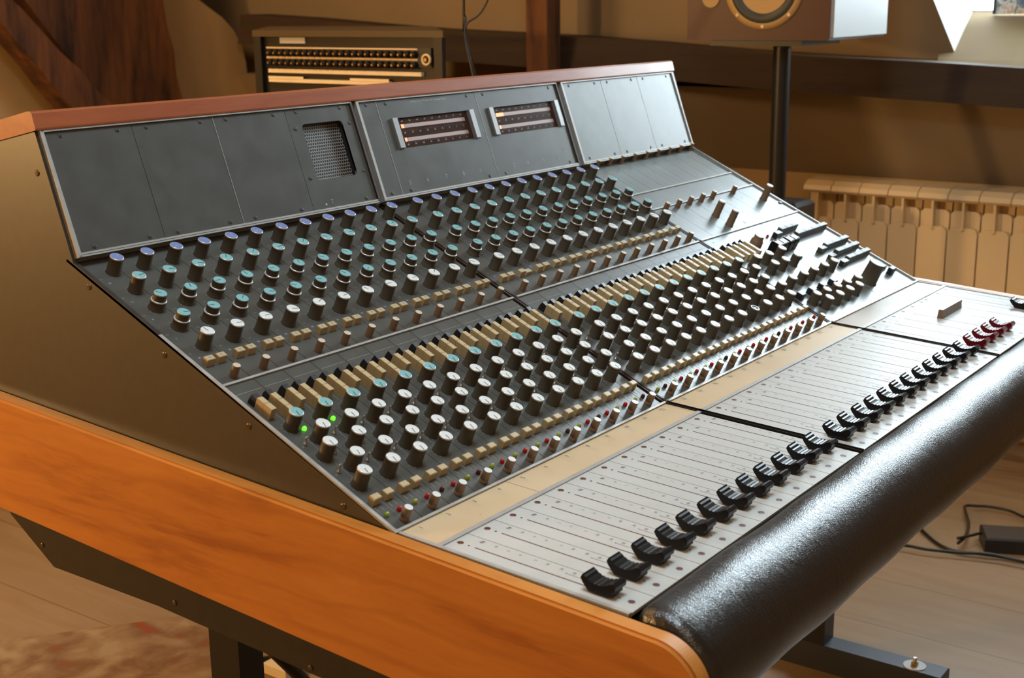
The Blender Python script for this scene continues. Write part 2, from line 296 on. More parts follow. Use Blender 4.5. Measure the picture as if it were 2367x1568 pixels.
# window: reveals, sloping sill, frame and pane
w = MB()
w.prism([(y1, 0.99), (y1-0.182, 0.99), (y1, 1.37)], XW+0.001, 3.07, 'reveal').prism([(y1, 0.99), (y1-0.183, 0.99), (y1, 1.373)], XW-0.001, XW+0.001, 'plaster')
w.prism([(XW+0.001, y0), (XW+0.001, y0+0.03), (3.07, y0+0.09), (3.07, y0)], 1.0, z1, 'reveal', ax='Z')
w.box(XW+0.001, 3.07, y0, y1, z1-0.03, z1, 'reveal'); o = struct('window_1', w)
wf = MB(); wf.box(3.02, 3.06, y0+0.05, y0+0.12, 1.13, z1-0.03, 'whitepaint').box(3.02, 3.06, y1-0.03, y1-0.001, 1.372, z1-0.03, 'whitepaint')
wf.box(3.02, 3.06, y0+0.05, y1-0.021, z1-0.09, z1-0.03, 'whitepaint').box(3.03, 3.06, y0+0.05, y1-0.021, 1.11, 1.134, 'whitepaint')
wf.obj('window_frame', o)
MB().box(3.037, 3.043, y0+0.10, y1-0.045, 1.134, z1-0.08, 'glass').obj('pane', o)
yl, yr = (lambda x: y0+0.02), (lambda x: y1-0.122+(x-XW)*0.30)
sec = [(2.66, 0.995), (2.70, 1.012), (3.03, 1.130), (3.03, 0.96), (2.66, 0.96)]
ws = MB().add([(a_, yl(a_), b_) for a_, b_ in sec]+[(a_, yr(a_), b_) for a_, b_ in sec], [(i, (i+1) % 5, (i+1) % 5+5, i+5) for i in range(5)]+[(4, 3, 2, 1, 0), (5, 6, 7, 8, 9)], 'sill'); ws.obj('window_sill', o)
# two old timbers standing against the rear wall, and the slim post by the right wall
def timber(name, pts, ya, yb, label):
    out = []
    for i, (p0, p1) in enumerate(zip(pts, pts[1:]+pts[:1])):
        for k in range(4):
            t = k/4; j = 0.006*math.sin(i*9.1+k*2.7) if k else 0; out.append((p0[0]+(p1[0]-p0[0])*t+j, p0[1]+(p1[1]-p0[1])*t))
    return thing(MB().prism(out, ya, yb, 'oldbeam', ax='Y').obj(name), label, 'timber')
timber('timber_post', [(2.10, 0.0), (2.42, 0.0), (2.33, 0.65), (2.294, 0.859), (2.2402, 1.193), (2.12, 1.95), (1.10, 1.95), (1.7055, 1.195), (1.968, 0.865), (2.08, 0.70)], 2.985, 3.049, 'massive dark old timber post standing behind the left of the console')
timber('timber_brace', [(1.94, 0.0), (2.07, 0.0), (2.09, 0.64), (1.9165, 0.871), (1.692, 1.092), (1.40, 1.38), (1.05, 1.75), (0.93, 1.75), (1.5549, 1.12), (1.7687, 0.867), (1.93, 0.62)], 2.88, 2.98, 'reddish leaning timber brace along the left edge of the massive post')
t = MB().box(2.50, 2.57, 1.60, 1.675, 0, 2.695, 'oldbeam'); thing(t.obj('slim_post'), 'slim dark upright post in front of the wall beam', 'post')

# ------------------------------------------------------------------ console frames of reference
a_f = 0.0587
MF = Matrix.Translation((0, 0, ZF)) @ Matrix.Rotation(a_f, 4, 'X')
th = math.radians(24.832)
MM = Matrix.Translation((0, 0.05455, ZF+0.00236)) @ Matrix.Rotation(th, 4, 'X')
tb = math.atan2(0.3411-0.2115, 0.5292-0.4823)
MBR = Matrix.Translation((0, 0.4823, ZF+0.2115)) @ Matrix.Rotation(tb, 4, 'X')
console = root('mixing_console', (0.67, 0.2, 0), 'large wooden-sided recording studio mixing console filling the picture', 'mixing console')
def P(mb, name, mw=None, par=None, label=None):
    o = mb.obj(name, par or console, mw)
    if label: o['label'] = label
    return o
def z(v): return v + ZF
# inner body
prof = [(-0.187, z(-0.024)), (0.058, z(-0.011)), (0.487, z(0.186)), (0.542, z(0.338)), (0.72, z(0.30)), (0.72, z(-0.09)), (-0.187, z(-0.09))]
P(MB().prism(prof, 0.001, 1.339, 'gapbrown'), 'body')
# metal side cheeks
def cheek(x0, x1):
    w = MB(); pts = [(-0.187, z(-0.012)), (0.0545, z(0.003)), (0.4855, z(0.2065)), (0.5305, z(0.3405)), (0.72, z(0.3035)), (0.72, z(-0.08)), (-0.187, z(-0.08))]
    w.prism(pts, x0, x1, 'cheek'); return w
c = P(cheek(-0.005, 0.0005), 'cheek_panel')
for (yy, zz) in [(0.5324, 0.2974), (0.4622, 0.184), (0.3511, 0.1272), (0.2353, 0.0731), (0.1161, 0.0172)]:
    s_ = MB(); T = Matrix.Translation((-0.005, yy, z(zz))) @ Matrix.Rotation(-math.pi/2, 4, 'Y')
    s_.lathe([(0.0035, 0), (0.0033, 0.0008), (0.0022, 0.0012)], 14, 'screwdark', T=T); s_.disc(0.0012, 6, 'dark', (0, 0, 0.00125), T)
    P(s_, 'screw', par=c)
P(cheek(1.3385, 1.343), 'cheek_panel')
# wooden side panels: plank with rounded upper edge and front corner
def side(x0, x1, out):
    sl = 0.0625; def_ = []
    r = 0.045
    top = lambda y: z(0.0042 + sl*y)
    bot = lambda y: z(-0.1318 + sl*y)
    pts = []
    ycf = -0.265
    for k in range(25):
        a = math.pi/2*k/24; pts.append((ycf + r - r*math.sin(a), top(ycf) - r + r*math.cos(a)))
    pts += [(ycf, bot(ycf)+0.01), (ycf+0.01, bot(ycf)), (0.72, bot(0.72)), (0.72, top(0.72))]
    bm = bmesh.new(); vs = [bm.verts.new((x0, a, b)) for a, b in pts]; f = bm.faces.new(vs)
    e = bmesh.ops.extrude_face_region(bm, geom=[f]); bmesh.ops.translate(bm, vec=(x1-x0, 0, 0), verts=[q for q in e['geom'] if isinstance(q, bmesh.types.BMVert)])
    bmesh.ops.recalc_face_normals(bm, faces=bm.faces)
    ed = [q for q in bm.edges if abs(q.verts[0].co.x - q.verts[1].co.x) < 1e-6 and abs(q.verts[0].co.x - out) < 1e-6]
    bmesh.ops.bevel(bm, geom=ed, offset=0.003, segments=3, affect='EDGES')
    me = bpy.data.meshes.new('side_panel'); bm.to_mesh(me); bm.free(); me.materials.append(M['cherry'])
    return link('side_panel', me, console)
side(-0.0245, -0.0066, -0.0245); side(1.3432, 1.3615, 1.3615)
# wooden cap rail along the top
cap = [(0.5290, z(0.3412)), (0.5258, z(0.3422)), (0.5258, z(0.3440)), (0.5300, z(0.3590)), (0.5325, z(0.3610)), (0.5360, z(0.3612)), (0.73, z(0.3205)), (0.73, z(0.3005))]
bm = bmesh.new(); vs = [bm.verts.new((-0.007, a, b)) for a, b in cap]; f = bm.faces.new(vs)
e = bmesh.ops.extrude_face_region(bm, geom=[f]); bmesh.ops.translate(bm, vec=(1.350, 0, 0), verts=[q for q in e['geom'] if isinstance(q, bmesh.types.BMVert)])
bmesh.ops.recalc_face_normals(bm, faces=bm.faces)
ed = [q for q in bm.edges if q.verts[0].co.x > 1.3 and q.verts[1].co.x > 1.3]
bmesh.ops.bevel(bm, geom=ed, offset=0.005, segments=3, affect='EDGES')
me = bpy.data.meshes.new('cap_rail'); bm.to_mesh(me); bm.free(); me.materials.append(M['cherry_rail']); link('cap_rail', me, console)
# padded wrist rest
prf = [(-0.1875, -0.022), (-0.1875, -0.013), (-0.194, -0.0065), (-0.204, -0.0035), (-0.216, -0.0032), (-0.228, -0.0065), (-0.240, -0.0140), (-0.251, -0.025), (-0.260, -0.040), (-0.2655, -0.058), (-0.2645, -0.075), (-0.258, -0.088), (-0.246, -0.096), (-0.225, -0.1), (-0.19, -0.1)]
w = MB(); N_ = 60; vs = []; fs = []; npf = len(prf)
for i in range(N_+1):
    x = -0.004 + 1.345*i/N_; e_ = min(i, N_-i)
    sq = [0.965, 0.985, 0.995][e_] if e_ < 3 else 1.0
    for k, (a, b) in enumerate(prf):
        wob = 0.0008*math.sin(i*0.9+k*0.7) + 0.0007*math.sin(i*0.37)
        ca, cb = -0.225, -0.045
        vs.append((x, ca+(a-ca)*sq + (0 if a > -0.19 else wob*0.5), z(cb+(b-cb)*sq + (0 if k < 2 else wob))))
for i in range(N_):
    for k in range(npf-1): fs.append((i*npf+k, i*npf+k+1, (i+1)*npf+k+1, (i+1)*npf+k))
fs.append(tuple(range(npf))); fs.append(tuple(N_*npf+k for k in range(npf)))
w.add(vs, fs, 'leather', True); pad = w.mesh('wrist_rest'); po = link('wrist_rest', pad, console)
sb = po.modifiers.new('s', 'SUBSURF'); sb.levels = 1; sb.render_levels = 2
# belly pan and steel legs
pan = [(-0.186, z(-0.085)), (0.66, z(-0.08)), (0.6483, z(-0.108)), (0.574, z(-0.1560)), (0.394, z(-0.1565)), (0.1635, z(-0.1685)), (-0.08, z(-0.178)), (-0.16, z(-0.13))]
b_ = P(MB().prism(pan, -0.004, 1.342, 'belly'), 'belly_pan')
for yy, zz in [(0.592, -0.133), (0.366, -0.145), (0.170, -0.162)]:
    s_ = MB(); T = Matrix.Translation((-0.004, yy, z(zz))) @ Matrix.Rotation(-math.pi/2, 4, 'Y'); s_.lathe([(0.003, 0), (0.0028, 0.001), (0.0018, 0.0014)], 12, 'screwdark', T=T); P(s_, 'screw', par=b_)
P(MB().box(0.066, 0.102, 0.352, 0.399, 0.05, z(-0.15), 'metalblack'), 'leg')
P(MB().box(1.239, 1.281, 0.148, 0.196, 0.05, z(-0.17), 'metalblack'), 'leg')
def foot(x0, x1, ya, yb, bolts):
    w = MB().box(x0, x1, ya, yb, 0.0, 0.05, 'steelblue', ch=0.0015); f_ = P(w, 'foot')
    for (bx, by) in bolts:
        wa = MB().lathe([(0.0195, 0), (0.0195, 0.0012), (0.0190, 0.0015)], 32, 'whitepaint'); P(wa, 'washer', tr(bx, by, 0.05), f_)
        bo = MB().lathe([(0.0062, 0.0014), (0.0062, 0.007), (0.0056, 0.0085)], 6, 'brass', smooth=False); bo.lathe([(0.0036, 0.0085), (0.0036, 0.0145), (0.003, 0.0155)], 14, 'steel'); P(bo, 'bolt', tr(bx, by, 0.05), f_)
foot(1.237, 1.283, -0.062, 0.62, [(1.257, -0.010)])
foot(0.062, 0.106, -0.06, 0.62, [])

# ------------------------------------------------------------------ knobs, keys and lamps as shared meshes
def knob_mesh(cap, r=0.0074, h=0.020, body='knob', mark=True, skirt=0.0083):
    w = MB(); w.lathe([(skirt, 0), (skirt, 0.001), (r*1.04, 0.0022), (r*0.97, h-0.0016)], 36, body, flute=0.045, flr=(2, 3), cap=False)
    w.lathe([(r*0.97, h-0.0016), (r*1.0, h-0.0012), (r*0.99, h-0.0002), (r*0.90, h+0.0001)], 36, 'knobrim' if cap else body, cap=False)
    w.lathe([(r*0.90, h+0.0001), (r*0.84, h-0.0001)], 36, cap or body)
    if mark: w.box(-0.00028, 0.00028, -r*0.1, r*0.78, h-0.0001, h+0.00012, 'ink' if cap != 'blue' else 'print')
    return w.mesh('rotary_knob')
KN = {c: knob_mesh(c) for c in ('blue', 'teal', 'grey')}
w = MB(); w.lathe([(0.0095, 0), (0.0095, 0.001), (0.0086, 0.002), (0.0082, 0.0098)], 40, 'knob', flute=0.035, flr=(2, 3), cap=False)
w.lathe([(0.0082, 0.0098), (0.0086, 0.0103), (0.0084, 0.0110), (0.0078, 0.0113)], 40, 'knobrim'); w.lathe([(0.0071, 0.0113), (0.0067, 0.0180)], 36, 'knob', flute=0.045, cap=False)
w.lathe([(0.0067, 0.0180), (0.0069, 0.0184), (0.0067, 0.0192)], 36, 'knobrim', cap=False); w.lathe([(0.0067, 0.0192), (0.0058, 0.0192)], 36, 'teal'); w.box(-0.00028, 0.00028, -0.0007, 0.0055, 0.0191, 0.0194, 'ink')
DUAL = w.mesh('concentric_knob')
w = MB().lathe([(0.0046, 0), (0.0044, 0.001), (0.0042, 0.0136), (0.0040, 0.0143)], 20, 'tan', cap=False).lathe([(0.0040, 0.0143), (0.0034, 0.0145)], 20, 'ivorytop'); TRIMK = w.mesh('trim_knob')
w = MB().lathe([(0.0046, 0), (0.0046, 0.004), (0.0038, 0.0048), (0.0046, 0.0056), (0.0044, 0.0146), (0.0041, 0.0152)], 20, 'tan', cap=False).lathe([(0.0041, 0.0152), (0.0034, 0.0153)], 20, 'whiteline'); LINEK = w.mesh('trim_knob')
PUSH = MB().box(-0.0053, 0.0053, -0.0036, 0.0036, 0, 0.0088, 'ivory', ch=0.0007).mesh('push_button')
w = MB().box(-0.0053, 0.0053, -0.0036, 0.0036, 0, 0.0088, 'ivory', ch=0.0007); w.box(-0.0018, 0.0018, -0.0012, 0.0012, 0.0088, 0.00885, 'printfaint'); PUSHM = w.mesh('push_button')
KEYW = MB().box(-0.0034, 0.0034, -0.00525, 0.00525, 0, 0.0125, 'ivory', ch=0.0004).mesh('white_key')
KEYB = MB().prism([(-0.0046, 0), (0.0046, 0), (0.0040, 0.0060), (0.0020, 0.0115), (-0.0046, 0.0100)], -0.0034, 0.0034, 'blackmatte').mesh('black_key')
def led(mt):
    return MB().lathe([(0.0024, 0), (0.0024, 0.002), (0.0021, 0.0035), (0.0012, 0.0046), (0.0003, 0.0049)], 14, mt).mesh('indicator_lamp')
LED = {q: led(q) for q in ('ledgreen', 'ledred', 'leddark', 'ledon', 'lednew')}
TOG = MB().lathe([(0.0022, 0), (0.0022, 0.002), (0.0011, 0.0022), (0.0009, 0.007), (0.0013, 0.009), (0.0008, 0.0096)], 10, 'steel').mesh('toggle_switch')

def marks(mb, cx, cy, r, mt='print', n=11, z_=0.0002, a0=-135, a1=135):
    for k in range(n):
        a = math.radians(90 - (a0 + (a1-a0)*k/(n-1))); d = (math.cos(a), math.sin(a)); q = (-d[1]*0.00018, d[0]*0.00018)
        p0 = (cx+d[0]*r, cy+d[1]*r); p1 = (cx+d[0]*(r+0.0012), cy+d[1]*(r+0.0012))
        mb.add([(p0[0]+q[0], p0[1]+q[1], z_), (p0[0]-q[0], p0[1]-q[1], z_), (p1[0]-q[0], p1[1]-q[1], z_), (p1[0]+q[0], p1[1]+q[1], z_)], [(0, 1, 2, 3)], mt)

X0 = [0.0, 0.4929, 0.981]
sections = [(-0.002, 0.4845), (0.4915, 0.9735), (0.981, 1.3385)]
# module faceplates shared by all channels
V_A, V_B, V_C, V_D, V_E, V_F, V_G = 0.4535, 0.4160, 0.3807, 0.3435, 0.3063, 0.2795, 0.2525
up = MB().box(0.0003, 0.0397, 0.2450, 0.4825, -0.003, 0, 'panel')
for vv in (V_A, V_B, V_E): marks(up, 0.0294, vv, 0.0092)
for vv in (V_C, V_D): marks(up, 0.0294, vv, 0.0108)
for vv, tx in ((V_A-0.017, '-30'), (V_B-0.017, '12'), (V_C-0.016, '8'), (V_D-0.016, '3'), (V_E-0.015, '80')):
    text(up, tx, 0.0034, 0.012, vv, 0.0002, 'print'); text(up, 'kHz' if len(tx) < 2 else 'dB', 0.0028, 0.0075, vv+0.009, 0.0002, 'printfaint')
UP = up.mesh('channel_module')
lo = MB().box(0.0003, 0.0397, 0.0035, 0.2410, -0.003, 0, 'panel')
lo.box(0.0025, 0.0375, 0.2262, 0.2265, 0, 0.0002, 'print').box(0.0397-0.0200, 0.0397-0.0197, 0.0036, 0.20, 0, 0.0002, 'printfaint')
for (xx, vv) in ((0.0188, 0.163), (0.0308, 0.138), (0.017, 0.1143), (0.0308, 0.091), (0.017, 0.0676)): marks(lo, xx, vv, 0.0092, 'print', 9)
for (xx, yy) in ((0.006, 0.0365), (0.013, 0.0365), (0.0245, 0.0365), (0.031, 0.0365)): lo.box(xx, xx+0.0003, 0.030, 0.037, 0, 0.0002, 'print')
LO = lo.mesh('routing_module')
CH = {}
for s_i in (0, 1):
    for k in range(12):
        x = X0[s_i] + 0.04*k
        o = link('channel_module', UP, console, MM @ tr(x))
        for nm, me, xx, vv in (('rotary_knob', KN['blue'], 0.0294, V_A), ('rotary_knob', KN['teal'], 0.0294, V_B), ('concentric_knob', DUAL, 0.0294, V_C), ('concentric_knob', DUAL, 0.0294, V_D), ('rotary_knob', KN['grey'], 0.0294, V_E), ('push_button', PUSHM, 0.0128, V_F), ('push_button', PUSHM, 0.0280, V_F), ('trim_knob', TRIMK, 0.0229, V_G)):
            dz = -0.003 if (nm == 'push_button' and (s_i, k, xx) == (1, 1, 0.0280)) else 0
            a = random.uniform(-2.2, 2.2) if 'rotary' in nm or 'conc' in nm else 0
            link(nm, me, o, MM @ tr(x+xx, vv, dz) @ Matrix.Rotation(a, 4, 'Z'))
        o = link('routing_module', LO, console, MM @ tr(x))
        for q_, xx in enumerate((0.0098, 0.0274)):
            link('black_key', KEYB, o, MM @ tr(x+xx, 0.2085, 0))
            for r_ in range(2+q_): link('white_key', KEYW, o, MM @ tr(x+xx, 0.1980-0.0107*r_, 0))
        for c_, xx, vv in (('teal', 0.0188, 0.163), ('grey', 0.0308, 0.138), ('grey', 0.017, 0.1143), ('grey', 0.0308, 0.091), ('grey', 0.017, 0.0676)):
            if s_i == 1 and k == 8 and vv == 0.0676: continue
            link('send_knob' if c_ == 'grey' else 'level_knob', KN[c_], o, MM @ tr(x+xx, vv, 0) @ Matrix.Rotation(2.95+random.uniform(-0.16, 0.16), 4, 'Z'))
        if s_i == 1 and k == 8:
            w = MB().lathe([(0.0072, 0), (0.0066, 0.017), (0.0066, 0.019), (0.0050, 0.019), (0.0048, 0.0182)], 24, 'knob', cap=False).lathe([(0.0066, 0.0190), (0.0052, 0.0192)], 24, 'whiteline', cap=False).disc(0.005, 24, 'ink', (0, 0, 0.0184)).disc(0.0016, 12, 'whiteline', (0, 0, 0.0186))
            link('send_knob', w.mesh('send_knob'), o, MM @ tr(x+0.017, 0.0676, 0), label='capless knob with an open black ring top')
        for xx in (0.0110, 0.0283): link('push_button', PUSH, o, MM @ tr(x+xx, 0.0425, 0))
        link('indicator_lamp', LED['ledgreen' if (k*5+s_i) % 7 != 3 else 'leddark'], o, MM @ tr(x+0.0082, 0.0232, 0))
        link('indicator_lamp', LED['ledred' if (k*3+s_i) % 4 != 1 else 'leddark'], o, MM @ tr(x+0.0258, 0.0232, 0))
        if (s_i, k) in ((0, 0), (0, 1)): link('indicator_lamp', LED['ledon'], o, MM @ tr(x+0.029, 0.1555, -0.001), label='lit green indicator lamp')
        for xx, vv in ((0.0125, 0.1374), (0.030, 0.1143), (0.0125, 0.0915)): link('toggle_switch', TOG, o, MM @ tr(x+xx, vv, 0))
        link('line_knob', LINEK, o, MM @ tr(x+0.0202, 0.0115, 0))
# frames: aluminium rails around the three sections of the sloping panel
for i, (xa, xb) in enumerate(sections):
    w = MB(); a_ = 'alu'
    w.box(xa-(0.0030 if i == 0 else 0.0025), xa+(0.0015 if i == 0 else 0.0003), 0, 0.4875, 0.0002 if i == 0 else -0.012, 0.0032 if i == 0 else 0.001, a_ if i == 0 else 'gapbrown'); w.box(xb-0.0003, xb+0.0020, 0, 0.4875, -0.012, 0.003 if i == 2 else 0.001, a_ if i == 2 else 'gapbrown')
    w.box(xa, xb, 0.0005, 0.0030, -0.010, 0.003, a_); w.box(xa, xb, 0.2415, 0.2445, -0.010, 0.002, a_); w.box(xa, xb, 0.4832, 0.4872, -0.010, 0.003, a_)
    if i == 2: w.box(xa, xb, 0.3845, 0.3870, -0.01, 0.002, a_).box(xa, xb, 0.3385, 0.3412, -0.01, 0.002, a_)
    P(w, 'panel_frame', MM)
# right hand section of the slope
w = MB()
for k in range(9): w.box(0.9815+0.0397*k, 0.9815+0.0397*(k+1)-0.0006, 0.3872, 0.4830, -0.003, 0, 'panel_glare'); 
for k in range(9):
    w.disc(0.0013, 8, 'ink', (1.011+0.04*k, 0.4560, 0.0002)); text(w, 'LIMIT', 0.0026, 1.003+0.0397*k, 0.463, 0.0002, 'printfaint')
    w.box(0.995+0.0397*k, 0.9953+0.0397*k, 0.392, 0.45, 0, 0.0002, 'print')
mm1 = P(w, 'aux_module', MM)
for xx in (1.011, 1.0496, 1.0880, 1.1283, 1.1690, 1.2085, 1.2486, 1.2885, 1.3290): link('trim_knob', TRIMK, mm1, MM @ tr(xx, 0.4765))
w = MB().box(0.9815, 1.338, 0.3414, 0.3843, -0.003, 0, 'panel_glare')
for k in range(3): w.box(1.01, 1.30-0.03*k, 0.352+0.006*k, 0.3523+0.006*k, 0, 0.0002, 'print')
P(w, 'label_strip', MM)
w = MB(); js = [0.9815, 1.0272, 1.0730, 1.1130, 1.1530, 1.1930, 1.2330, 1.2735, 1.338]
for a, b in zip(js, js[1:]): w.box(a, b-0.0006, 0.2447, 0.3383, -0.003, 0, 'panel_glare')
for k in range(7): w.disc(0.0013, 8, 'ink', (1.011+0.04*k, 0.3150, 0.0002))
text(w, 'MON', 0.006, 1.30, 0.262, 0.0002, 'inkgrey'); text(w, 'TB', 0.005, 1.325, 0.268, 0.0002, 'inkgrey'); w.disc(0.0025, 10, 'inkgrey', (1.1530, 0.255, 0.0002))
w.box(1.327, 1.338, 0.2735, 0.2790, 0.0001, 0.002, 'inkred')
mm2 = P(w, 'aux_module', MM)
for xx in (1.011, 1.0511, 1.0905, 1.1310, 1.1700, 1.2469): link('trim_knob', TRIMK, mm2, MM @ tr(xx, 0.3325))
w = MB().lathe([(0.0070, 0), (0.0070, 0.001), (0.0064, 0.002), (0.0060, 0.0275)], 24, 'tan', flute=0.04, flr=(2, 3), cap=False).lathe([(0.0060, 0.0275), (0.0060, 0.0288), (0.005, 0.029)], 24, 'whiteline'); TALL = w.mesh('tall_knob')
for xx, vv in ((1.3010, 0.2965), (1.1080, 0.2885), (1.1040, 0.2590)): link('tall_knob', TALL, mm2, MM @ tr(xx, vv))
w = MB()
for a, b in ((0.9815, 1.1880), (1.1886, 1.338)): w.box(a, b, 0.0032, 0.2413, -0.003, 0, 'panel_glare')
for xx, vv in ((1.003, 0.232), (1.14, 0.232), (1.17, 0.232), (1.32, 0.232), (1.33, 0.01), (1.21, 0.01), (1.15, 0.01), (1.03, 0.01), (1.30, 0.018)): w.disc(0.0014, 8, 'ink', (xx, vv, 0.0002))
w.box(1.187, 1.1873, 0.004, 0.24, 0, 0.0002, 'ink'); w.box(1.189, 1.338, 0.0705, 0.0708, 0, 0.0002, 'inkgrey')
mast = P(w, 'master_module', MM)
for k in range(4):
    xx = 0.9900 + 0.0197*k
    link('black_key', KEYB, mast, MM @ tr(xx, 0.2085)); link('white_key', KEYW, mast, MM @ tr(xx, 0.1980)); link('white_key', KEYW, mast, MM @ tr(xx, 0.1873)); link('white_key', KEYW, mast, MM @ tr(xx, 0.1766))
for xx, vv, c_ in ((1.0911, .1572, 'grey'), (1.0422, .1559, 'grey'), (1.0039, .1574, 'grey'), (1.0569, .1327, 'grey'), (1.0204, .1335, 'grey'), (1.1010, .1330, 'teal'), (1.0068, .0935, 'grey'), (1.0491, .094, 'grey'), (1.0880, .0942, 'grey'), (1.1285, .0945, 'grey'), (1.1680, .0950, 'grey'),
                   (1.0036, .0482, 'grey'), (1.0395, .0476, 'grey'), (1.0787, .0473, 'grey'), (1.1168, .0469, 'grey'), (1.1590, .0463, 'grey'), (1.0163, .0322, 'grey'), (1.0545, .0315, 'grey'), (1.0950, .0322, 'grey'), (1.1332, .0322, 'grey')):
    link('master_knob', KN[c_], mast, MM @ tr(xx, vv) @ Matrix.Rotation(2.95, 4, 'Z'))
w = MB().lathe([(0.0150, 0), (0.0150, 0.001), (0.0140, 0.002), (0.0128, 0.0335), (0.0133, 0.0345), (0.0128, 0.0365)], 48, 'knob', flute=0.012, flr=(2, 3), cap=False).lathe([(0.0128, 0.0365), (0.0112, 0.0360)], 48, 'teal')
link('monitor_knob', w.mesh('monitor_knob'), mast, MM @ tr(1.2140, 0.0435), label='big fluted monitor level knob with a pale cap')
w = MB().lathe([(0.0105, 0), (0.0100, 0.010), (0.0082, 0.011), (0.0080, 0.017), (0.0070, 0.0185)], 28, 'tan', flute=0.03, flr=(0, 1)); link('selector_knob', w.mesh('selector_knob'), mast, MM @ tr(1.0870, 0.1980), label='brown selector knob')
def btn(xa, xb, vv, n_, mt='knob', h=0.0122, dpt=0.0085):
    wd = (xb-xa)/n_
    for k in range(n_):
        w = MB().box(-wd/2+0.0002, wd/2-0.0002, -dpt/2, dpt/2, 0, h, mt, ch=0.0006)
        link('push_key', w.mesh('push_key'), mast, MM @ tr(xa+wd*(k+0.5), vv))
btn(1.1600, 1.1800, 0.2010, 1, 'blackmatte', 0.0100); btn(1.1850, 1.2500, 0.2060, 3)
btn(1.2080, 1.3280, 0.1850, 4, h=0.0125)
btn(1.2080, 1.2300, 0.1370, 1, h=0.010); btn(1.2330, 1.3280, 0.1405, 3)
btn(1.2080, 1.2300, 0.1160, 1, h=0.008); btn(1.2350, 1.3280, 0.1190, 3)
btn(1.2080, 1.2300, 0.0940, 1, 'blackmatte', 0.010); btn(1.2350, 1.3280, 0.0970, 3)
btn(1.2950, 1.3130, 0.0400, 1, 'blackmatte'); btn(1.2950, 1.3130, 0.0560, 1, 'blackmatte', 0.007)
for k in range(4): btn(0.9870+0.040*k, 1.0010+0.040*k, 0.0665, 1, 'blackmatte', 0.0105, 0.0105)
capb = MB(); pts = [(-0.0095, 0)] + [(-0.0095+0.005-0.005*math.cos(a), 0.014+0.006*math.sin(a)) for a in (0, .4, .8, 1.2, 1.57)] + [(0.0095-0.005+0.005*math.sin(a), 0.014+0.006*math.cos(a)) for a in (0, .4, .8, 1.2, 1.57)] + [(0.0095, 0)]
capb.prism(pts, -0.0072, 0.0072, 'blackplastic'); capb.box(-0.0073, -0.0063, -0.0075, 0.0075, 0.0200, 0.0203, 'whiteline').box(0.0063, 0.0073, -0.0075, 0.0075, 0.0200, 0.0203, 'whiteline').box(-0.0065, 0.0065, -0.0006, 0.0006, 0.0200, 0.0203, 'whiteline')
CAPB = capb.mesh('rocker_switch')
for xx, vv in ((1.1015, .1700), (1.1205, .1706), (1.1440, .1713), (1.1640, .1720)): link('rocker_switch', CAPB, mast, MM @ tr(xx, vv))
link('indicator_lamp', LED['ledred'], mast, MM @ tr(1.149, 0.2074)); link('indicator_lamp', LED['lednew'], mast, MM @ tr(1.1457, 0.1395))

